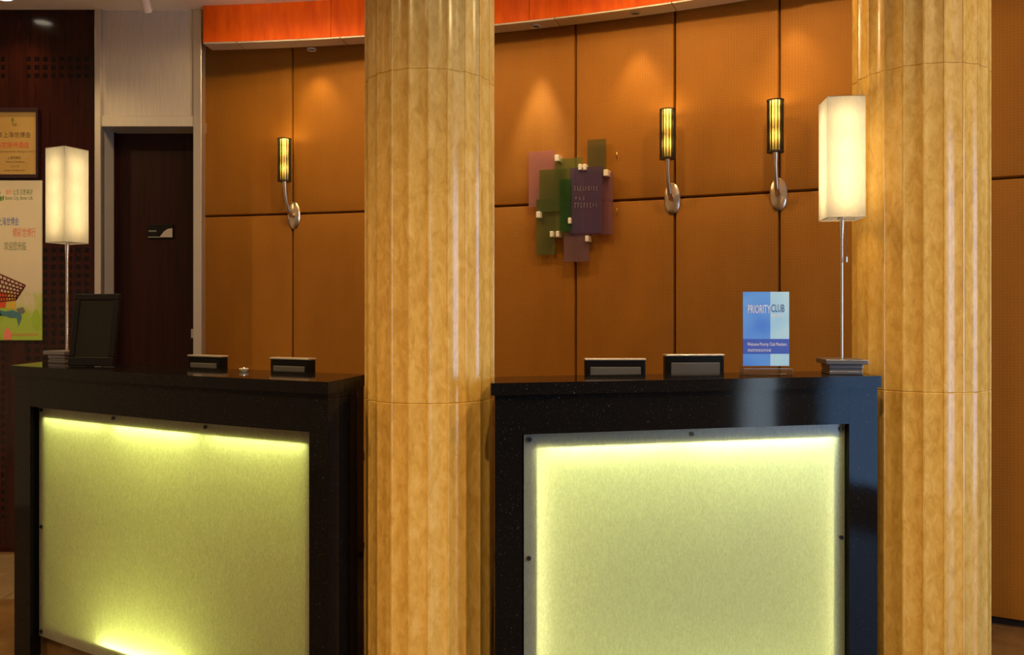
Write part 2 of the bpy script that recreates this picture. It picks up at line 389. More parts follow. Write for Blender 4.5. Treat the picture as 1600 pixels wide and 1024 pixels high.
# ------------------------------------------------------------------ reception desks
M_box = pr('light_box_paint', (.82, .83, .58), .6)
M_mask = pr('mask_frame_grey', (.10, .10, .10), .7)
class Plan:
    def __init__(s, p0, pc, p1, d0, d1): s.p = [Vector((*q,)) for q in (p0, pc, p1)]; s.d0 = Vector(d0).normalized(); s.d1 = Vector(d1).normalized()
    def fr(s, t): a, b, c = s.p; return a*(1-t)**2+b*2*t*(1-t)+c*t*t
    def bk(s, t): return (s.d0*(1-t)+s.d1*t).normalized()
    def at(s, t, o): q = s.fr(t)+s.bk(t)*o; return (q.x, q.y)
    def ang(s, t):
        e = s.fr(t+.01)-s.fr(t-.01); return math.atan2(e.y, e.x)
    def t_of(s, px, o=0):
        lo, hi = -.1, 1.1
        for _ in range(40):
            m = (lo+hi)/2; x, y = s.at(m, o)
            if px_of(x, y) < px: lo = m
            else: hi = m
        return lo
    def slab(s, t0, t1, o0, o1, z0, z1, n=16, mb=None, o1b=None):
        mb = mb or MB(); v = []
        for i in range(n+1):
            t = t0+(t1-t0)*i/n; oo = o1 if o1b is None else o1+(o1b-o1)*i/n
            a = s.at(t, o0); b = s.at(t, oo); v += [(*a, z0), (*b, z0), (*b, z1), (*a, z1)]
        f = [tuple(j+4*i for j in q) for i in range(n) for q in ((0, 1, 5, 4), (1, 2, 6, 5), (2, 3, 7, 6), (3, 0, 4, 7))]
        f += [(0, 1, 2, 3), tuple(4*n+j for j in (3, 2, 1, 0))]
        return mb.add(v, f)
PL = Plan((-1.92, 3.21), (-1.136, 2.708), (-.54, 2.44), (-.05, 1), (.19, 1))
a0 = (773-800)/542; a1 = (1371-800)/486
PRI = Plan((a0, F/542), ((a0+a1)/2, (F/542+F/486)/2), (a1, F/486), (.05, 1), (.0, 1))
TOP = 1.12; GT = .967; GB = .085
def desk(P, label, pxl, pxr, frost, dL, dR, tubes, rec, nscr, inset, n, plinth_mat):
    r = thing('reception_desk', label, 'reception desk', (0, 0, 0), 0, 'black granite reception desks')
    tl, tr = P.t_of(pxl), P.t_of(pxr)
    P.slab(-.008, 1.006, -.014, dL, TOP-.036, TOP, n, o1b=dR).build('countertop', M_granite, r)
    P.slab(0, tl, 0, dL-.02, 0, TOP-.0365, 2).build('post', M_granite, r)
    P.slab(tr, 1, 0, dR-.01, 0, TOP-.0365, 2).build('post', M_granite, r)
    P.slab(tl+.0004, tr-.0004, 0, .05, GT+.001, TOP-.0365, n).build('header', M_granite, r)
    P.slab(tl+.0004, tr-.0004, .18, .195, 0, TOP-.0365, n).build('back_board', M_black, r)
    P.slab(tl+.0004, tr-.0004, .075, .10, 0, GB-.008, n).build('plinth', plinth_mat, r)
    L = (P.fr(1)-P.fr(0)).length
    g0, g1 = tl+inset[0]/L, tr-inset[1]/L
    o = P.slab(g0, g1, rec, rec+.008, GB, GT, n)
    nf = len(o.f); fm = [1 if (i % 4 == 1 and i < nf-2) else 0 for i in range(nf)]
    gl = mesh('frosted_panel', o.v, o.f, None, r, False, [frost, M_clear], fm)
    # screws near the edge of the glass
    for q, z in nscr:
        t = g0+(g1-g0)*q; x, y = P.at(t, rec-.0035); a = P.ang(t)
        Mx = Matrix.Translation((x, y, z)) @ Matrix.Rotation(a, 4, 'Z') @ Matrix.Rotation(PI/2, 4, 'X')
        MB().lathe([(0, -.004), (.0055, -.004), (.0068, -.001), (.0068, .003), (0, .003)], 10, Mx).build('screw', M_screw, gl)
    # light box behind the glass
    bz0, bz1 = GB+.040, GT-.042; e0, e1 = g0+.036/L, g1-.036/L; ro = rec+.011
    mb = MB()
    P.slab(g0, g1, ro, ro+.004, bz1, GT, n).build('mask_bar', M_mask, r); P.slab(g0, g1, ro, ro+.004, GB, bz0, n).build('mask_bar', M_mask, r)
    P.slab(g0, e0, ro, ro+.004, bz0, bz1, 2).build('mask_bar', M_mask, r); P.slab(e1, g1, ro, ro+.004, bz0, bz1, 2).build('mask_bar', M_mask, r)
    bo = .172
    P.slab(g0, g1, bo, bo+.004, GB, GT, n, mb)
    P.slab(g0, g1, ro+.004, bo, bz1+.02, bz1+.024, n, mb); P.slab(g0, g1, ro+.004, bo, bz0-.024, bz0-.02, n, mb)
    P.slab(g0, g0+.004/L, ro+.004, bo, bz0-.02, bz1+.02, 2, mb); P.slab(g1-.004/L, g1, ro+.004, bo, bz0-.02, bz1+.02, 2, mb)
    mb.build('light_box', M_box, r)
    # fluorescent tubes at the edges of the box
    for kind, q0, q1, en, col, fill in tubes:
        if kind in 'TB':
            z = bz1+.004 if kind == 'T' else bz0-.004
            tm = e0+(e1-e0)*(q0+q1)/2; x, y = P.at(tm, ro+.030); ln = (P.fr(e0+(e1-e0)*q1)-P.fr(e0+(e1-e0)*q0)).length
            a = P.ang(tm); tilt = math.radians(22) * (1 if kind == 'T' else -1)
            size = (ln, .010)
        else:
            tm = e0-.006/L if kind == 'L' else e1+.006/L; x, y = P.at(tm, ro+.030); a = P.ang(tm); z = bz0+(bz1-bz0)*(q0+q1)/2; tilt = 0; size = (.010, (bz1-bz0)*(q1-q0))
        # faces the glass
        lamp('tube_light', 'AREA', (x, y, z), en, col, (PI/2-tilt, 0, a), r, shape='RECTANGLE', size=size[0], size_y=size[1])
        if fill:   # and the white back of the box
            lamp('tube_light', 'AREA', (x, y, z), en*fill, col, (PI/2, 0, a+PI), r, shape='RECTANGLE', size=size[0], size_y=size[1])
    return r
TUBE = (1, 1, .74); TUBEW = (1, .86, .60)
GH = GT-GB
sL = [(.005+.006, GT-.016), (.305, GT-.018), (.64, GT-.018), (.011, GB+.42), (.011, GB+.02), (.305, GB+.017), (.64, GB+.017)]
desk(PL, 'black granite reception desk left of the middle column with an angled green lit panel', 47, 483, M_frost_l, .34, .30,
     [('T', .0, .27, .22, TUBE, 1.5), ('T', .30, .62, .38, TUBE, 1.6), ('T', .66, 1.0, .24, TUBE, 1.5), ('B', .25, .60, .70, TUBE, 1.4)], .05, sL, (.012, .004), 16, M_floor)
sR = [(.016, GT-.018), (.5, GT-.018), (.987, GT-.018), (.014, .60), (.987, .60), (.014, GB+.02), (.987, GB+.02)]
desk(PRI, 'black granite reception desk between the two columns with a pale green lit panel', 816, 1327, M_frost_r, .235, .235,
     [('T', .02, .44, .36, TUBE, 1.15), ('T', .46, .98, .54, TUBE, 1.2), ('L', .02, .98, .28, TUBEW, 1.0), ('R', .02, .98, .28, TUBEW, 1.0), ('B', .05, .95, .40, TUBE, 1.6)], .028, sR, (.004, .004), 8, M_floor)

# staff work desks behind the counters, carrying the monitors
def workdesk(P, t0, t1, o0, o1, label):
    r = thing('work_desk', label, 'desk', (0, 0, 0), 0, 'staff work desks')
    P.slab(t0, t1, o0, o1, .735, .765, 10).build('desk_top', M_darkwood, r)
    P.slab(t0+.02, t0+.04, o0+.02, o1-.02, 0, .7345, 1).build('side_panel', M_darkwood, r)
    P.slab(t1-.04, t1-.02, o0+.02, o1-.02, 0, .7345, 1).build('side_panel', M_darkwood, r)
workdesk(PL, .22, .86, .36, .86, 'low dark staff work desk hidden behind the left reception desk')
workdesk(PRI, .08, .92, .27, .75, 'low dark staff work desk hidden behind the right reception desk')
def monitor(px, y, wd, top, rz, label):
    x = (px-800)*y/F; h = .225
    r = thing('monitor', label, 'monitor', (x, y, .765), rz, 'monitors behind the reception desks')
    t = top-.765
    MB().bbox(-wd/2, wd/2, -.010, .028, t-h, t-.004, .006).build('housing', M_black, r)
    MB().bbox(-wd/2-.001, wd/2+.001, -.014, .030, t-.008, t, .003).build('top_edge', M_silver, r)
    MB().bbox(-wd/2+.018, wd/2-.018, -.016, -.008, t-.075, t-.030, .003).build('back_plate', M_greyp, r)
    MB().box(-wd/2+.010, wd/2-.010, -.004+.032, .0335, t-h+.01, t-.018).build('screen', M_blackscreen, r)
    MB().bbox(-.03, .03, -.028, -.012, .008, t-.1, .004).build('stand', M_black, r)
    MB().bbox(-.085, .085, -.075, .07, 0, .010, .004).build('base', M_black, r)
monitor(322, 3.22, .178, z_at(555, 3.22), PL.ang(.62), 'monitor nearer the door seen from behind on the left desk')
monitor(455, 3.02, .182, z_at(559, 3.02), PL.ang(.8), 'monitor seen from behind beside the middle column on the left desk')
monitor(961, 2.93, .214, z_at(560, 2.93), 0, 'monitor seen from behind near the middle of the right desk, left one of two')
monitor(1085, 3.02, .218, z_at(553.5, 3.02), math.radians(6), 'monitor seen from behind just left of the blue acrylic sign')

# ------------------------------------------------------------------ table lamps
def table_lamp(px, y, rz, label, side, zb, zt, watts, chain):
    x = (px-800)*y/F
    r = thing('table_lamp', label, 'table lamp', (x, y, TOP), rz, 'square shaded table lamps')
    b = side*.56
    MB().bbox(-b*.8, b*.8, -b*.8, b*.8, 0, .012, .002).bbox(-b*.76, b*.76, -b*.76, b*.76, .012, .019, .001).bbox(-b*.8, b*.8, -b*.8, b*.8, .019, .034, .002).build('base_block', M_base, r)
    MB().bbox(-b, b, -b, b, .034, .050, .002).build('base_plate', M_base, r)
    MB().lathe([(.0055, .05), (.0055, zb-.07), (.0085, zb-.02), (.0085, zb+.03)], 14).build('pole', M_chrome, r, True)
    MB().lathe([(.011, zb+.002), (.012, zb+.006), (.012, zb+.024), (.007, zb+.028)], 14).build('socket', M_trim, r, True)
    a = side/2; k = .004
    V = []; n = 4
    cs = [(-a, -a), (a, -a), (a, a), (-a, a)]
    V = [(x_, y_, z) for z in (zb, zt) for x_, y_ in cs]
    sh = mesh('lamp_shade', V, [(i, (i+1) % 4, (i+1) % 4+4, i+4) for i in range(4)], M_shade, r)
    for z in (zb, zt-.002):
        rim = MB(); rim.box(-a, a, -a, -a+.002, z, z+.002).box(-a, a, a-.002, a, z, z+.002).box(-a, -a+.002, -a, a, z, z+.002).box(a-.002, a, -a, a, z, z+.002)
        rim.build('shade_frame', M_trim, sh)
    MB().box(-a, a, -.001, .001, zb+.004, zb+.006).box(-.001, .001, -a, a, zb+.004, zb+.006).build('shade_spider', M_trim, sh)
    MB().lathe([(.007, zb+.028), (.012, zb+.04), (.023, zb+.075), (.020, zb+.105), (0, zb+.118)], 14).build('bulb', M_bulb2, r, True)
    if chain:
        MB().tube([(.012, -.012, zb+.02), (.012, -.012, zb-.125)], .0012, 6).lathe([(0, zb-.145), (.0035, zb-.142), (.003, zb-.125), (0, zb-.124)], 8, Matrix.Translation((.012, -.012, 0))).build('pull_chain', M_chrome, r)
    for q in (.12, .32, .55, .8):
        lamp('bulb_light', 'POINT', (0, 0, zb+.02+(zt-zb-.02)*q), watts/4, (1, .70, .26), parent=r, shadow_soft_size=.026)
M_base = pr('lamp_base_metal', (.20, .20, .215), .42, .9)
M_bulb2 = clear('bulb_glass', (1, .98, .94), .05)
table_lamp(1315, 2.76, math.radians(-6.7), 'lit table lamp with tall square shade on the right reception desk', .118, .512, .908, 3.5, True)
table_lamp(105, 3.38, math.radians(-24), 'lit table lamp with tall square shade on the left reception desk', .110, .485, .868, 2.1, False)

# ------------------------------------------------------------------ lettering
def textmesh(name, body, box, mat, parent, y=0.0, M=None):
    """body fitted into box=(x0,x1,z0,z1) of the x,z plane at depth y, facing -y"""
    cu = bpy.data.curves.new(name, 'FONT'); cu.body = body; cu.resolution_u = 2
    ob = bpy.data.objects.new(name, cu); C.objects.link(ob); bpy.context.view_layer.update()
    me = bpy.data.meshes.new_from_object(ob.evaluated_get(bpy.context.evaluated_depsgraph_get()))
    bpy.data.objects.remove(ob); bpy.data.curves.remove(cu)
    if not me.vertices: return None
    xs = [v.co.x for v in me.vertices]; zs = [v.co.y for v in me.vertices]
    ax, bx = min(xs), max(xs); az, bz = min(zs), max(zs); x0, x1, z0, z1 = box
    for v in me.vertices:
        c = Vector((x0+(v.co.x-ax)/(bx-ax)*(x1-x0), y, z0+(v.co.y-az)/max(bz-az, 1e-6)*(z1-z0))); v.co = M @ c if M else c
    me.materials.clear(); me.materials.append(mat); me.name = name
    o = bpy.data.objects.new(name, me); C.objects.link(o); o.parent = parent
    return o
def ink(name, col, rough=.6): return pr('ink_'+name, col, rough)

# blue acrylic sign on the right desk
sy = 2.70; sx = (1196.5-800)*sy/F; k = sy/F
sg = thing('acrylic_sign', 'blue two-tone acrylic sign with white lettering standing beside the right table lamp', 'sign', (sx, sy, TOP), 0)
w2 = 36.5*k; zb = .026; zt = zb+118*k
MB().bbox(-w2-.004, w2+.004, -.030, .030, 0, .024, .003).build('clear_base', M_acryl, sg)
MB().box(-w2, w2, -.0015, .0015, zb+.003, zt).build('clear_sheet', M_acryl, sg)
def blue(name, c0, c1):
    return textured(name, [(.3, c0), (.7, c1)], 9, (1, 1, 1), .3, detail=1)
xs_ = w2*.18
MB().box(-w2+.001, xs_, -.0035, -.002, zb+.004, zt-.001).build('blue_print', blue('sign_blue', (.08, .26, .90), (.16, .44, 1.0)), sg)
MB().box(xs_+.0002, w2-.001, -.0035, -.002, zb+.004, zt-.001).build('light_blue_print', blue('sign_light_blue', (.32, .66, 1.0), (.50, .82, 1.0)), sg)
MB().box(-w2+.001, w2-.001, -.0045, -.0036, zb+(570-549)*k, zb+(570-526)*k).build('blue_band', pr('sign_band', (.055, .12, .58), .4), sg)
I_w = ink('white', (.85, .88, .95)); I_nv = ink('navy', (.04, .13, .42))
def sgt(body, x0, x1, r0, r1, m): textmesh('lettering', body, ((x0-1196.5)*k, (x1-1196.5)*k, zb+(570-r1)*k, zb+(570-r0)*k), m, sg, -.005)
sgt('PRIORITY', 1168, 1203, 473, 486, I_w); sgt('CLUB', 1204.5, 1225, 472, 484, I_nv); sgt('REWARDS', 1204.5, 1224, 487.5, 492, I_w)
sgt('Welcome Priority Club Members', 1167, 1228.5, 531.5, 538.5, I_w); sgt('欢迎优悦会会员光临', 1167.5, 1204, 541.5, 546, I_w)

# black framed display leaning on the left desk
dx_, dy_ = (142-800)*3.12/F, 3.12
fr = thing('tabletop_frame', 'black framed dark display leaning back beside the left table lamp', 'display stand', (dx_, dy_, TOP), -.16)
Tm = Matrix.Rotation(math.radians(-9), 4, 'X')
fw, fh, ft = .185, .275, .024
for q in ((-fw/2, fw/2, fh-ft, fh), (-fw/2, fw/2, 0, .034), (-fw/2, -fw/2+.022, .034, fh-ft), (fw/2-.022, fw/2, .034, fh-ft)):
    MB().bbox(q[0], q[1], -.008, .008, q[2]+.002, q[3]+.002, .003, Tm).build('frame_bar', M_black, fr)
MB().box(-fw/2+.02, fw/2-.02, -.003, .006, .032, fh-ft+.004, Tm).build('screen', M_blackscreen, fr)
MB().bbox(-.03, .03, .008, .014, .02, .2, .002, Matrix.Translation((0, .075, -.012)) @ Matrix.Rotation(math.radians(14), 4, 'X')).build('easel_leg', M_black, fr)
# small pale dish
qx, qy = (381-800)*2.86/F, 2.86
dsh = thing('small_dish', 'small pale oval dish on the left desk between its two monitors', 'dish', (qx, qy, TOP))
MB().lathe([(0, 0), (.009, 0), (.015, .007), (.0165, .010), (.0155, .011), (.010, .005), (0, .004)], 18).build('bowl', pr('pale_ceramic', (.75, .66, .52), .35), dsh, True)
MB().lathe([(.0045, .004), (.0045, .014), (0, .016)], 10).build('button', M_chrome, dsh, True)

# ------------------------------------------------------------------ wall sconces
M_champ = pr('champagne_metal', (.66, .56, .42), .28, 1)
def sconce(px, row, label):
    ph = phi_at(px); x, y = arc(ph, AR-.001)
    z = z_at(row, y)
    r = thing('wall_sconce', label, 'wall lamp', (x, y, z), -math.radians(ph), 'brass wall sconces')
    R90 = Matrix.Rotation(PI/2, 4, 'X')
    MB().lathe([(.040, .0), (.040, .004), (.034, .010), (.012, .013), (0, .013)], 28, R90 @ Matrix.Scale(1.95, 4, (0, 1, 0))).build('wall_plate', M_champ, r, True)
    off = .105
    MB().tube([(0, -.012, .0), (0, -.035, -.004), (-.001, -.060, .020), (-.002, -.084, .075), (-.002, -.098, .125), (-.002, -off, .185)], [.012, .012, .0115, .0095, .010, .014], 14).build('arm', M_champ, r, True)
    T = Matrix.Translation((-.002, -off, 0)); z0, z1 = .178, .418
    MB().lathe([(.036, z0), (.036, z0+.004), (.006, z0+.006), (.006, z0)], 20, T).build('shade_holder', M_slat, r)
    V = []; n = 24
    for zz in (z0+.006, z1-.004):
        for i in range(n): a = 2*PI*i/n; V.append((-.002+.027*math.cos(a), -off+.027*math.sin(a), zz))
    sh = mesh('lamp_shade', V, [(i, (i+1) % n, n+(i+1) % n, n+i) for i in range(n)], M_sshade, r, True)
    m = MB()
    for i in range(14):
        a = 2*PI*(i+.5)/14; q = T @ Matrix.Rotation(a, 4, 'Z'); m = MB(); m.box(.0282, .0375, -.0011, .0011, z0+.004, z1, q); m.build('shade_strip', M_slat, sh)
    for zz in (z0, z1-.005): MB().lathe([(.0345, zz), (.0385, zz), (.0385, zz+.006), (.0345, zz+.006), (.0345, zz)], 24, T).build('shade_ring', M_slat, sh)
    for q, e_ in ((.3, .3), (.7, .3), (.99, .7)): lamp('bulb_light', 'POINT', (-.002, -off, z0+(z1-z0)*q), e_, (1, .66, .22), parent=r, shadow_soft_size=.010)
sconce(459.5, 337, 'wall sconce with pleated shade on the panels left of the middle column')
sconce(1050.5, 311, 'wall sconce with pleated shade right of the acrylic wall art')
sconce(1216.5, 304, 'wall sconce with pleated shade nearest the right table lamp')

# ------------------------------------------------------------------ acrylic wall art
ap = phi_at(892, AR-.05); axx, ayy = arc(ap, AR)
art = thing('acrylic_wall_art', 'overlapping tinted acrylic plates in plum and green mounted on the tan wall', 'wall art', (axx, ayy, 0), -math.radians(ap))
ca, sa = math.cos(-math.radians(ap)), math.sin(-math.radians(ap))
def loc_at(px, row, off):
    """pixel on the plate plane 'off' in front of the wall -> local x,z"""
    # plane through (axx,ayy)+n*off ; direction u=(ca,sa), n toward the room=(sa,-ca)
    ox, oy = axx+sa*off, ayy-ca*off; q = (px-800)/F
    u = (q*oy-ox)/(ca-q*sa); yy = oy+u*sa
    return u, z_at(row, yy)
plates = [  # px0,px1,row0,row1,offset,tint,body,opacity
    (826, 867, 238, 322, .030, (.90, .66, .66), (.50, .28, .26), .30),
    (843, 884, 266, 330, .052, (.66, .72, .40), (.16, .20, .07), .22),
    (867, 909, 249, 362, .040, (.72, .78, .45), (.20, .26, .09), .24),
    (875, 892, 281, 362, .062, (.50, .68, .36), (.06, .18, .04), .18),
    (918, 947, 219, 276, .034, (.66, .64, .38), (.18, .18, .07), .26),
    (891, 941, 263, 364, .056, (.62, .52, .70), (.22, .15, .30), .22),
    (912, 958, 272, 366, .030, (.82, .62, .68), (.32, .17, .20), .28),
    (838, 867, 312, 398, .036, (.68, .72, .38), (.18, .22, .06), .24),
    (881, 921, 362, 409, .046, (.74, .60, .62), (.30, .18, .20), .32)]
for i, (xa, xb, ra, rb, off, tint, body, kk) in enumerate(plates):
    u0, zt_ = loc_at(xa, ra, off); u1, zb_ = loc_at(xb, rb, off)
    MB().bbox(u0, u1, -off-.0025, -off+.0025, zb_, zt_, .0008).build('acrylic_plate', tinted('acrylic_tint_%d' % i, tint, body, kk), art)
M_clip = pr('white_clip', (.80, .76, .68), .4)
for cx_, cr in ((870, 247), (906, 261), (913.5, 261), (946.5, 270), (841, 335.5), (890, 345), (861.5, 366), (871, 366), (917, 373)):
    u, zc = loc_at(cx_, cr, .066)
    MB().bbox(u-.011, u+.011, -.070, .006, zc-.016, zc+.016, .002).build('clip', M_clip, art) if cx_ in (841, 870, 946.5) else MB().bbox(u-.008, u+.008, -.070, .006, zc-.015, zc+.015, .002).build('clip', M_clip, art)
I_pale = ink('pale_lettering', (.28, .22, .25))
for ra, rb, xa, xb, nn in ((291, 299, 898, 936, 9), (317, 325, 898, 936, 8), (307, 313, 899, 918, 3)):
    mbx = MB()
    for i in range(nn):
        xx = xa+(xb-xa)*i/nn; u, z1_ = loc_at(xx, ra+random.uniform(0, 1), .062); u2, z0_ = loc_at(xx+random.uniform(1.0, 2.4), rb-random.uniform(0, 2), .062)
        mbx.box(u, u+.0022, -.0622, -.0612, z0_, z1_)
        if random.random() < .7: mbx.box(u, u2+.001, -.0622, -.0612, z1_-.003, z1_)
        if random.random() < .5: mbx.box(u, u2+.001, -.0622, -.0612, z0_, z0_+.003)
    mbx.build('faint_lettering', I_pale, art)
M_brass = pr('brass', (.60, .34, .10), .3, 1)
for nm, row in (('upper', 243), ('lower', 330)):
    ph = phi_at(964, AR-.01); x, y = arc(ph, AR-.003)
    o = MB().tube([(0, .002, .012), (0, -.010, .012), (.002, -.016, 0), (0, -.014, -.012), (-.002, -.006, -.016)], .0026, 8).build('wall_hook', M_brass, None, True)
    o.location = (x, y, z_at(row, y)); o.rotation_euler = (0, 0, -math.radians(ph))
    tag(o, 'tiny brass hook on the wall right of the acrylic art, %s one' % nm, 'hook', 'brass wall hooks')

# ------------------------------------------------------------------ certificate and poster on the dark wall
kd = DW/F
def wall_frame(px0, px1, r0, r1): return WX(px0), WX(px1), z_at(r1, DW), z_at(r0, DW)
x0, x1, z0, z1 = wall_frame(-46, 62.5, 170, 279)
ct = thing('framed_certificate', 'gold certificate in a dark frame hanging above the poster', 'certificate', ((x0+x1)/2, DW-.001, z0))
hw = (x1-x0)/2; hh = z1-z0; fb = .020
M_cf = pr('certificate_frame', (.030, .012, .016), .25)
for q in ((-hw, hw, 0, fb), (-hw, hw, hh-fb, hh), (-hw, -hw+.012, fb, hh-fb), (hw-.012, hw, fb, hh-fb)):
    MB().bbox(q[0], q[1], -.022, 0, q[2], q[3], .003).build('frame_bar', M_cf, ct)
MB().box(-hw+.010, hw-.010, -.012, -.004, fb-.004, hh-fb+.004).build('gold_plate', textured('certificate_gold', [(.3, (.50, .32, .09)), (.7, (.60, .41, .15))], 5, (1, 1, 1), .35, metal=.35), ct)
I_br = ink('brown', (.12, .07, .02)); I_rd = ink('red', (.62, .07, .03)); I_gr = ink('green', (.10, .20, .05))
def loc(px, row, base): return WX(px)-(x0+x1)/2, z_at(row, DW)-base
def put(root, base, cxx, body, pa, pb, ra, rb, m, y): textmesh('lettering', body, (WX(pa)-cxx, WX(pb)-cxx, z_at(rb, DW)-base, z_at(ra, DW)-base), m, root, y)
cc = (x0+x1)/2; yb_ = -.0128
put(ct, z0, cc, '中国2010年上海世博会', -36, 50, 207, 216, I_br, yb_)
put(ct, z0, cc, '世博会指定接待酒店', -30, 47.5, 222.5, 232, I_rd, yb_)
put(ct, z0, cc, 'Appointed Hotel of World Exposition Shanghai China', -40, 56, 236.5, 239.5, I_br, yb_)
put(ct, z0, cc, '上海世博会', 14, 35, 245, 249.5, I_br, yb_); put(ct, z0, cc, 'Bureau of Coordination', 12, 41, 252, 255, I_br, yb_)
put(ct, z0, cc, '二〇一〇', 18, 32, 258.5, 262.5, I_br, yb_); put(ct, z0, cc, 'Shanghai World Expo 2010', 9, 41, 265.5, 269, I_br, yb_)
def blobs(root, base, cxx, items, y, name='emblem'):
    for i, (pts, m) in enumerate(items):
        MB().prism([(WX(a)-cxx, z_at(b, DW)-base) for a, b in pts], y-.0006, y).build(name, m, root)
I_ol = ink('olive', (.16, .15, .03))
blobs(ct, z0, cc, [([(20, 187), (22.5, 184.5), (24, 188), (22.5, 192), (20.5, 191)], I_ol), ([(22, 192), (23.5, 193), (24.5, 198), (22.5, 197.5)], I_ol), ([(25.5, 194), (28, 193), (27.5, 197), (25.5, 197)], I_ol)], yb_)

x0p, x1p, z0p, z1p = wall_frame(-78, 67, 282.5, 532)
cp = (x0p+x1p)/2
po = thing('city_poster', 'pale poster with coloured lettering and a red lattice building under the certificate', 'poster', (cp, DW-.001, z0p))
hw = (x1p-x0p)/2; hh = z1p-z0p
def paper():
    m = pr('poster_paper', (1, 1, 1), .32); nt = m.node_tree; p = nt.nodes['Principled BSDF']
    v = coords(nt); sx = nd(nt, 'ShaderNodeSeparateXYZ'); nt.links.new(v, sx.inputs[0])
    n = noise(nt, coords(nt, (1, 1, .55)), 13, 3)
    add = nd(nt, 'ShaderNodeMath', operation='MULTIPLY_ADD'); nt.links.new(n, add.inputs[0]); add.inputs[1].default_value = -.30; nt.links.new(sx.outputs[2], add.inputs[2])
    c = ramp(nt, add.outputs[0], [(.0, (.30, .44, .06)), (.05, (.40, .46, .16)), (.12, (.56, .50, .40)), (.35, (.62, .56, .42))])
    nt.links.new(c, p.inputs['Base Color']); return m
MB().bbox(-hw, hw, -.010, 0, 0, hh, .002).build('poster_board', paper(), po)
yp = -.0106
I_or = ink('orange', (.70, .22, .06)); I_bl = ink('blue', (.05, .14, .50)); I_sr = ink('soft_red', (.66, .18, .10)); I_gg = ink('grey_green', (.16, .20, .10)); I_te = ink('teal', (.05, .16, .22)); I_dk = ink('dark_red', (.13, .02, .012)); I_rd2 = ink('pavilion_red', (.55, .06, .02)); I_ye = ink('ochre', (.55, .38, .05)); I_lg = ink('leaf', (.26, .42, .04)); I_pk = ink('pink', (.66, .20, .16))
put(po, z0p, cp, '城市', 11, 20, 296.5, 305, I_or, yp); put(po, z0p, cp, '让生活更美好', 22, 53, 296, 305, I_gr, yp)
put(po, z0p, cp, 'Better City, Better Life', 10.5, 53, 307, 314.5, I_gr, yp)
put(po, z0p, cp, '相约上海世博会', -14, 31, 340, 353, I_bl, yp); put(po, z0p, cp, '精彩世博行', 22, 57.5, 356.5, 371, I_sr, yp); put(po, z0p, cp, '欢迎您光临', 8.5, 42.5, 378, 391.5, I_gg, yp)
blobs(po, z0p, cp, [([(-3, 299), (1.5, 298), (3, 302), (1, 306), (-2, 305)], I_gr), ([(1.5, 309), (4, 306.5), (5, 311), (3.5, 315), (1.5, 314)], I_gr), ([(5.5, 308), (8.5, 306.5), (7.5, 313), (5.8, 315)], I_gr)], yp)
# the lattice building: leaning posts and rails drawn in dark red
def quad(a, b, wd): 
    d = Vector((b[0]-a[0], b[1]-a[1])); nrm = Vector((-d.y, d.x)).normalized()*wd/2
    return [(a[0]+nrm.x, a[1]+nrm.y), (b[0]+nrm.x, b[1]+nrm.y), (b[0]-nrm.x, b[1]-nrm.y), (a[0]-nrm.x, a[1]-nrm.y)]
lat = []
TL, TR, BL, BR = (-44, 413), (41.5, 446), (-20, 474), (26.5, 469)
TM = (0, 428)
rows_ = 6
for i in range(rows_+1):
    q = i/rows_; l = (-40, 412+q*60); rr_ = (TR[0]+(BR[0]-TR[0])*q, TR[1]+(BR[1]-TR[1])*q)
    mid = (0, 428+q*44)
    lat.append((quad(mid, rr_, 2.0), I_dk)); lat.append((quad((-40, 440+q*32), mid, 2.0), I_dk))
    if i < rows_:
        q2 = (i+1)/rows_; rr2 = (TR[0]+(BR[0]-TR[0])*q2, TR[1]+(BR[1]-TR[1])*q2); mid2 = (0, 428+q2*44)
        for j in range(7):
            s_ = (j+(.5 if i % 2 else 0))/6.5
            if s_ > 1: continue
            A = (mid[0]+(rr_[0]-mid[0])*s_, mid[1]+(rr_[1]-mid[1])*s_); B = (mid2[0]+(rr2[0]-mid2[0])*s_, mid2[1]+(rr2[1]-mid2[1])*s_)
            lat.append((quad(A, B, 1.7), I_dk))
lat.append((quad(TR, BR, 2.2), I_dk))
mbl = MB()
for pts, m in lat: mbl.prism([(WX(a)-cp, z_at(b, DW)-z0p) for a, b in pts], yp-.0012, yp-.0004)
mbl.build('lattice_print', I_dk, po)
blobs(po, z0p, cp, [([(-40, 440), (-20, 452), (0, 455), (14, 459), (10, 481), (-40, 481)], I_rd2), ([(13, 458), (20, 455), (26, 470), (26, 483), (13, 483)], I_ye),
    ([(-40, 486), (0, 484), (10, 487), (22, 485), (34, 489), (36, 497), (31, 510), (28, 497), (17, 497), (12, 494), (0, 494), (-40, 497)], I_te), ([(27, 483), (38, 480), (41.5, 487), (37, 491), (30, 487)], ink('grey_blue', (.14, .14, .14))),
    ([(51, 498), (55, 486), (59, 483), (63, 489), (65, 506), (61, 516), (54, 513)], I_lg), ([(-20, 486), (2, 488), (6, 496), (-2, 503), (-20, 503)], I_lg), ([(8, 520), (13, 511), (20, 520), (19, 531), (8, 531)], I_pk), ([(-20, 522), (2, 519), (5, 530), (-20, 531)], I_lg)], yp-.0001, 'painted_print')
put(po, z0p, cp, '2010 SHANGHAI WORLD EXPOSITION', 20, 62, 521, 525, I_sr, yp-.001)

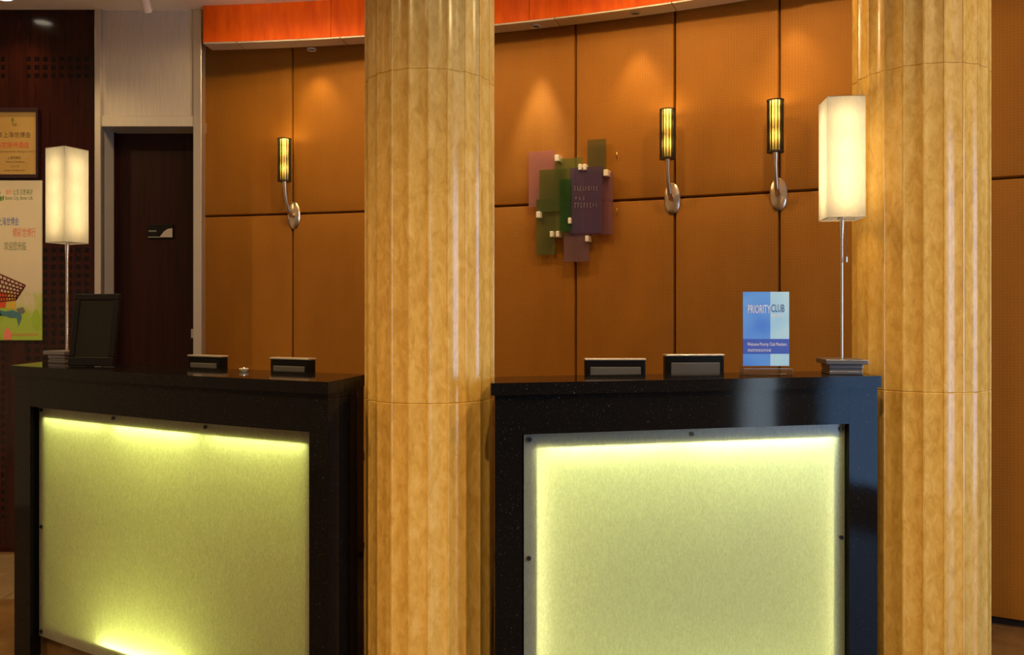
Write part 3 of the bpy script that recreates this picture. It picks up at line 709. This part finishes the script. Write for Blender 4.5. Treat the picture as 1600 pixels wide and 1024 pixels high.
# name plate on the door
ky = 4.776; px_, pz_ = (251-800)*ky/F, z_at(372, ky)
ds = thing('door_sign', 'small black and silver name plate on the dark door', 'sign', (px_, ky, pz_))
q = ky/F
MB().bbox(-20*q, 20*q, -.006, .003, -.002, 21*q, .001).build('plate', M_black, ds)
MB().prism([(-1*q, .0035), (19*q, .0035), (19*q, 15*q), (12*q, 14*q), (6*q, 10*q)], -.0075, -.0062).build('silver_curve', M_silver, ds)
MB().box(-19*q, 0, -.0075, -.0062, .003, .0065).build('silver_line', M_silver, ds)
MB().box(-18*q, -6*q, -.0072, -.0062, 9.5*q, 11.8*q).build('faint_lettering', ink('silver', (.16, .15, .145)), ds)

# ------------------------------------------------------------------ ceiling fittings
def downlight(x, y, watts, cone, label, blend=.35, col=WARM, group='recessed ceiling downlights', z=CEIL, lens=None, sc=1):
    r = thing('downlight', label, 'downlight', (x, y, z), 0, group)
    MB().lathe([(q*sc, h_) for q, h_ in ((.046, -.001), (.046, -.006), (.060, -.008), (.064, 0))], 28).build('trim_ring', M_white if not lens else M_soff, r, True)
    MB().lathe([(0, -.003), (.045*sc, -.003), (.045*sc, -.0005), (0, -.0005)], 24).build('lens', lens or M_bulb, r)
    lamp('bulb_light', 'SPOT', (0, 0, -.012), watts, col, (0, 0, 0), r, spot_size=math.radians(cone), spot_blend=blend, shadow_soft_size=.03)
downlight(-2.70, 4.41, 20, 110, 'glowing recessed downlight in the ceiling above the framed certificate', 1)
for x, y, wts, where in ((-2.9, 1.6, 190, 'left of the viewer'), (-1.5, 1.2, 130, 'in front of the left desk'), (0.15, .7, 200, 'in front of the middle column'), (1.5, 1.2, 150, 'in front of the right desk'), (0.2, -1.2, 260, 'behind the viewer'), (-1.8, -1.2, 230, 'behind the viewer to the left')):  # unseen downlights added to light the columns, desks and lobby
    downlight(x, y, wts, 150, 'unseen warm downlight added for general light %s' % where, 1)
downlight(-2.75, 3.45, 110, 150, 'unseen warm downlight added to brighten the poster wall', 1)  # extra unseen lamp, added so the certificate and poster come out brighter
for x, y, wts, where in ((-1.25, 3.85, 26, 'over the left staff area near the door'), (-.75, 3.6, 40, 'over the left staff area'), (.35, 3.4, 34, 'over the right staff area'), (1.05, 3.1, 34, 'over the right staff area near the lamp'), (1.9, 2.1, 30, 'before the right column')):  # unseen downlights added to lift the brightness of the back wall
    downlight(x, y, wts, 172, 'unseen added warm downlight %s' % where, .35)
for px, wts, cone, bl, cc_, where in ((846, 38, 44, .55, (1, .86, .62), 'above the left of the acrylic art'), (1000, 12.5, 68, .7, WARM, 'between the acrylic art and the sconce'), (1240, 9, 80, .9, WARM, 'above the sconce at the right lamp'), (500, 9, 90, .9, WARM, 'above the left sconce')):
    ph = phi_at(px); x, y = arc(ph, AR-.10)
    downlight(x, y, wts, cone, 'small downlight in the fascia soffit %s' % where, bl, cc_, 'soffit downlights', FB-.0085, M_baffle, .42)
for px, where in ((345, 'next to the security camera'), (440, 'above the left sconce'), (530, 'just left of the middle column'), (640, 'behind the middle column'), (760, 'just right of the middle column'), (880, 'above the acrylic art'), (1000, 'left of the middle sconce'), (1120, 'between the two right sconces')):  # unseen spots, added to brighten the fascia and the ceiling edge beside it
    ph = phi_at(px, FR-.36, FC); x, y = arc(ph, FR-.36, FC)
    r = thing('fascia_fill_spot', 'unseen spotlight added to brighten the orange fascia %s' % where, 'spotlight', (x, y, CEIL), -math.radians(ph), 'added fascia spotlights')
    MB().lathe([(0, 0), (.022, 0), (.022, -.012), (0, -.012)], 16).build('mount', M_white, r)
    MB().lathe([(.016, -.03), (.019, -.028), (.019, .022), (.010, .028)], 16, Matrix.Translation((0, 0, -.030)) @ Matrix.Rotation(math.radians(75), 4, 'X')).build('spot_head', M_white, r, True)
    lamp('bulb_light', 'SPOT', (0, .045, -.040), 1.15, (1, .70, .36), (math.radians(78), 0, 0), r, spot_size=math.radians(130), spot_blend=.9, shadow_soft_size=.015)
# security camera
kx, kyy = (228-800)*4.25/F, 4.25
sc = thing('security_camera', 'small white security camera hanging from the ceiling above the door', 'camera', (kx, kyy, CEIL))
MB().lathe([(.028, 0), (.028, -.010), (.012, -.016), (.012, -.05)], 18).build('mount', M_white, sc, True)
MB().lathe([(0, .05), (.020, .048), (.022, .03), (.022, -.055), (.017, -.06), (0, -.058)], 18, Matrix.Translation((0, -.01, -.085)) @ Matrix.Rotation(math.radians(38), 4, 'X')).build('body', M_white, sc, True)
MB().lathe([(0, -.063), (.012, -.062), (.014, -.056), (0, -.055)], 14, Matrix.Translation((0, -.01, -.085)) @ Matrix.Rotation(math.radians(38), 4, 'X')).build('camera_lens', M_black, sc, True)
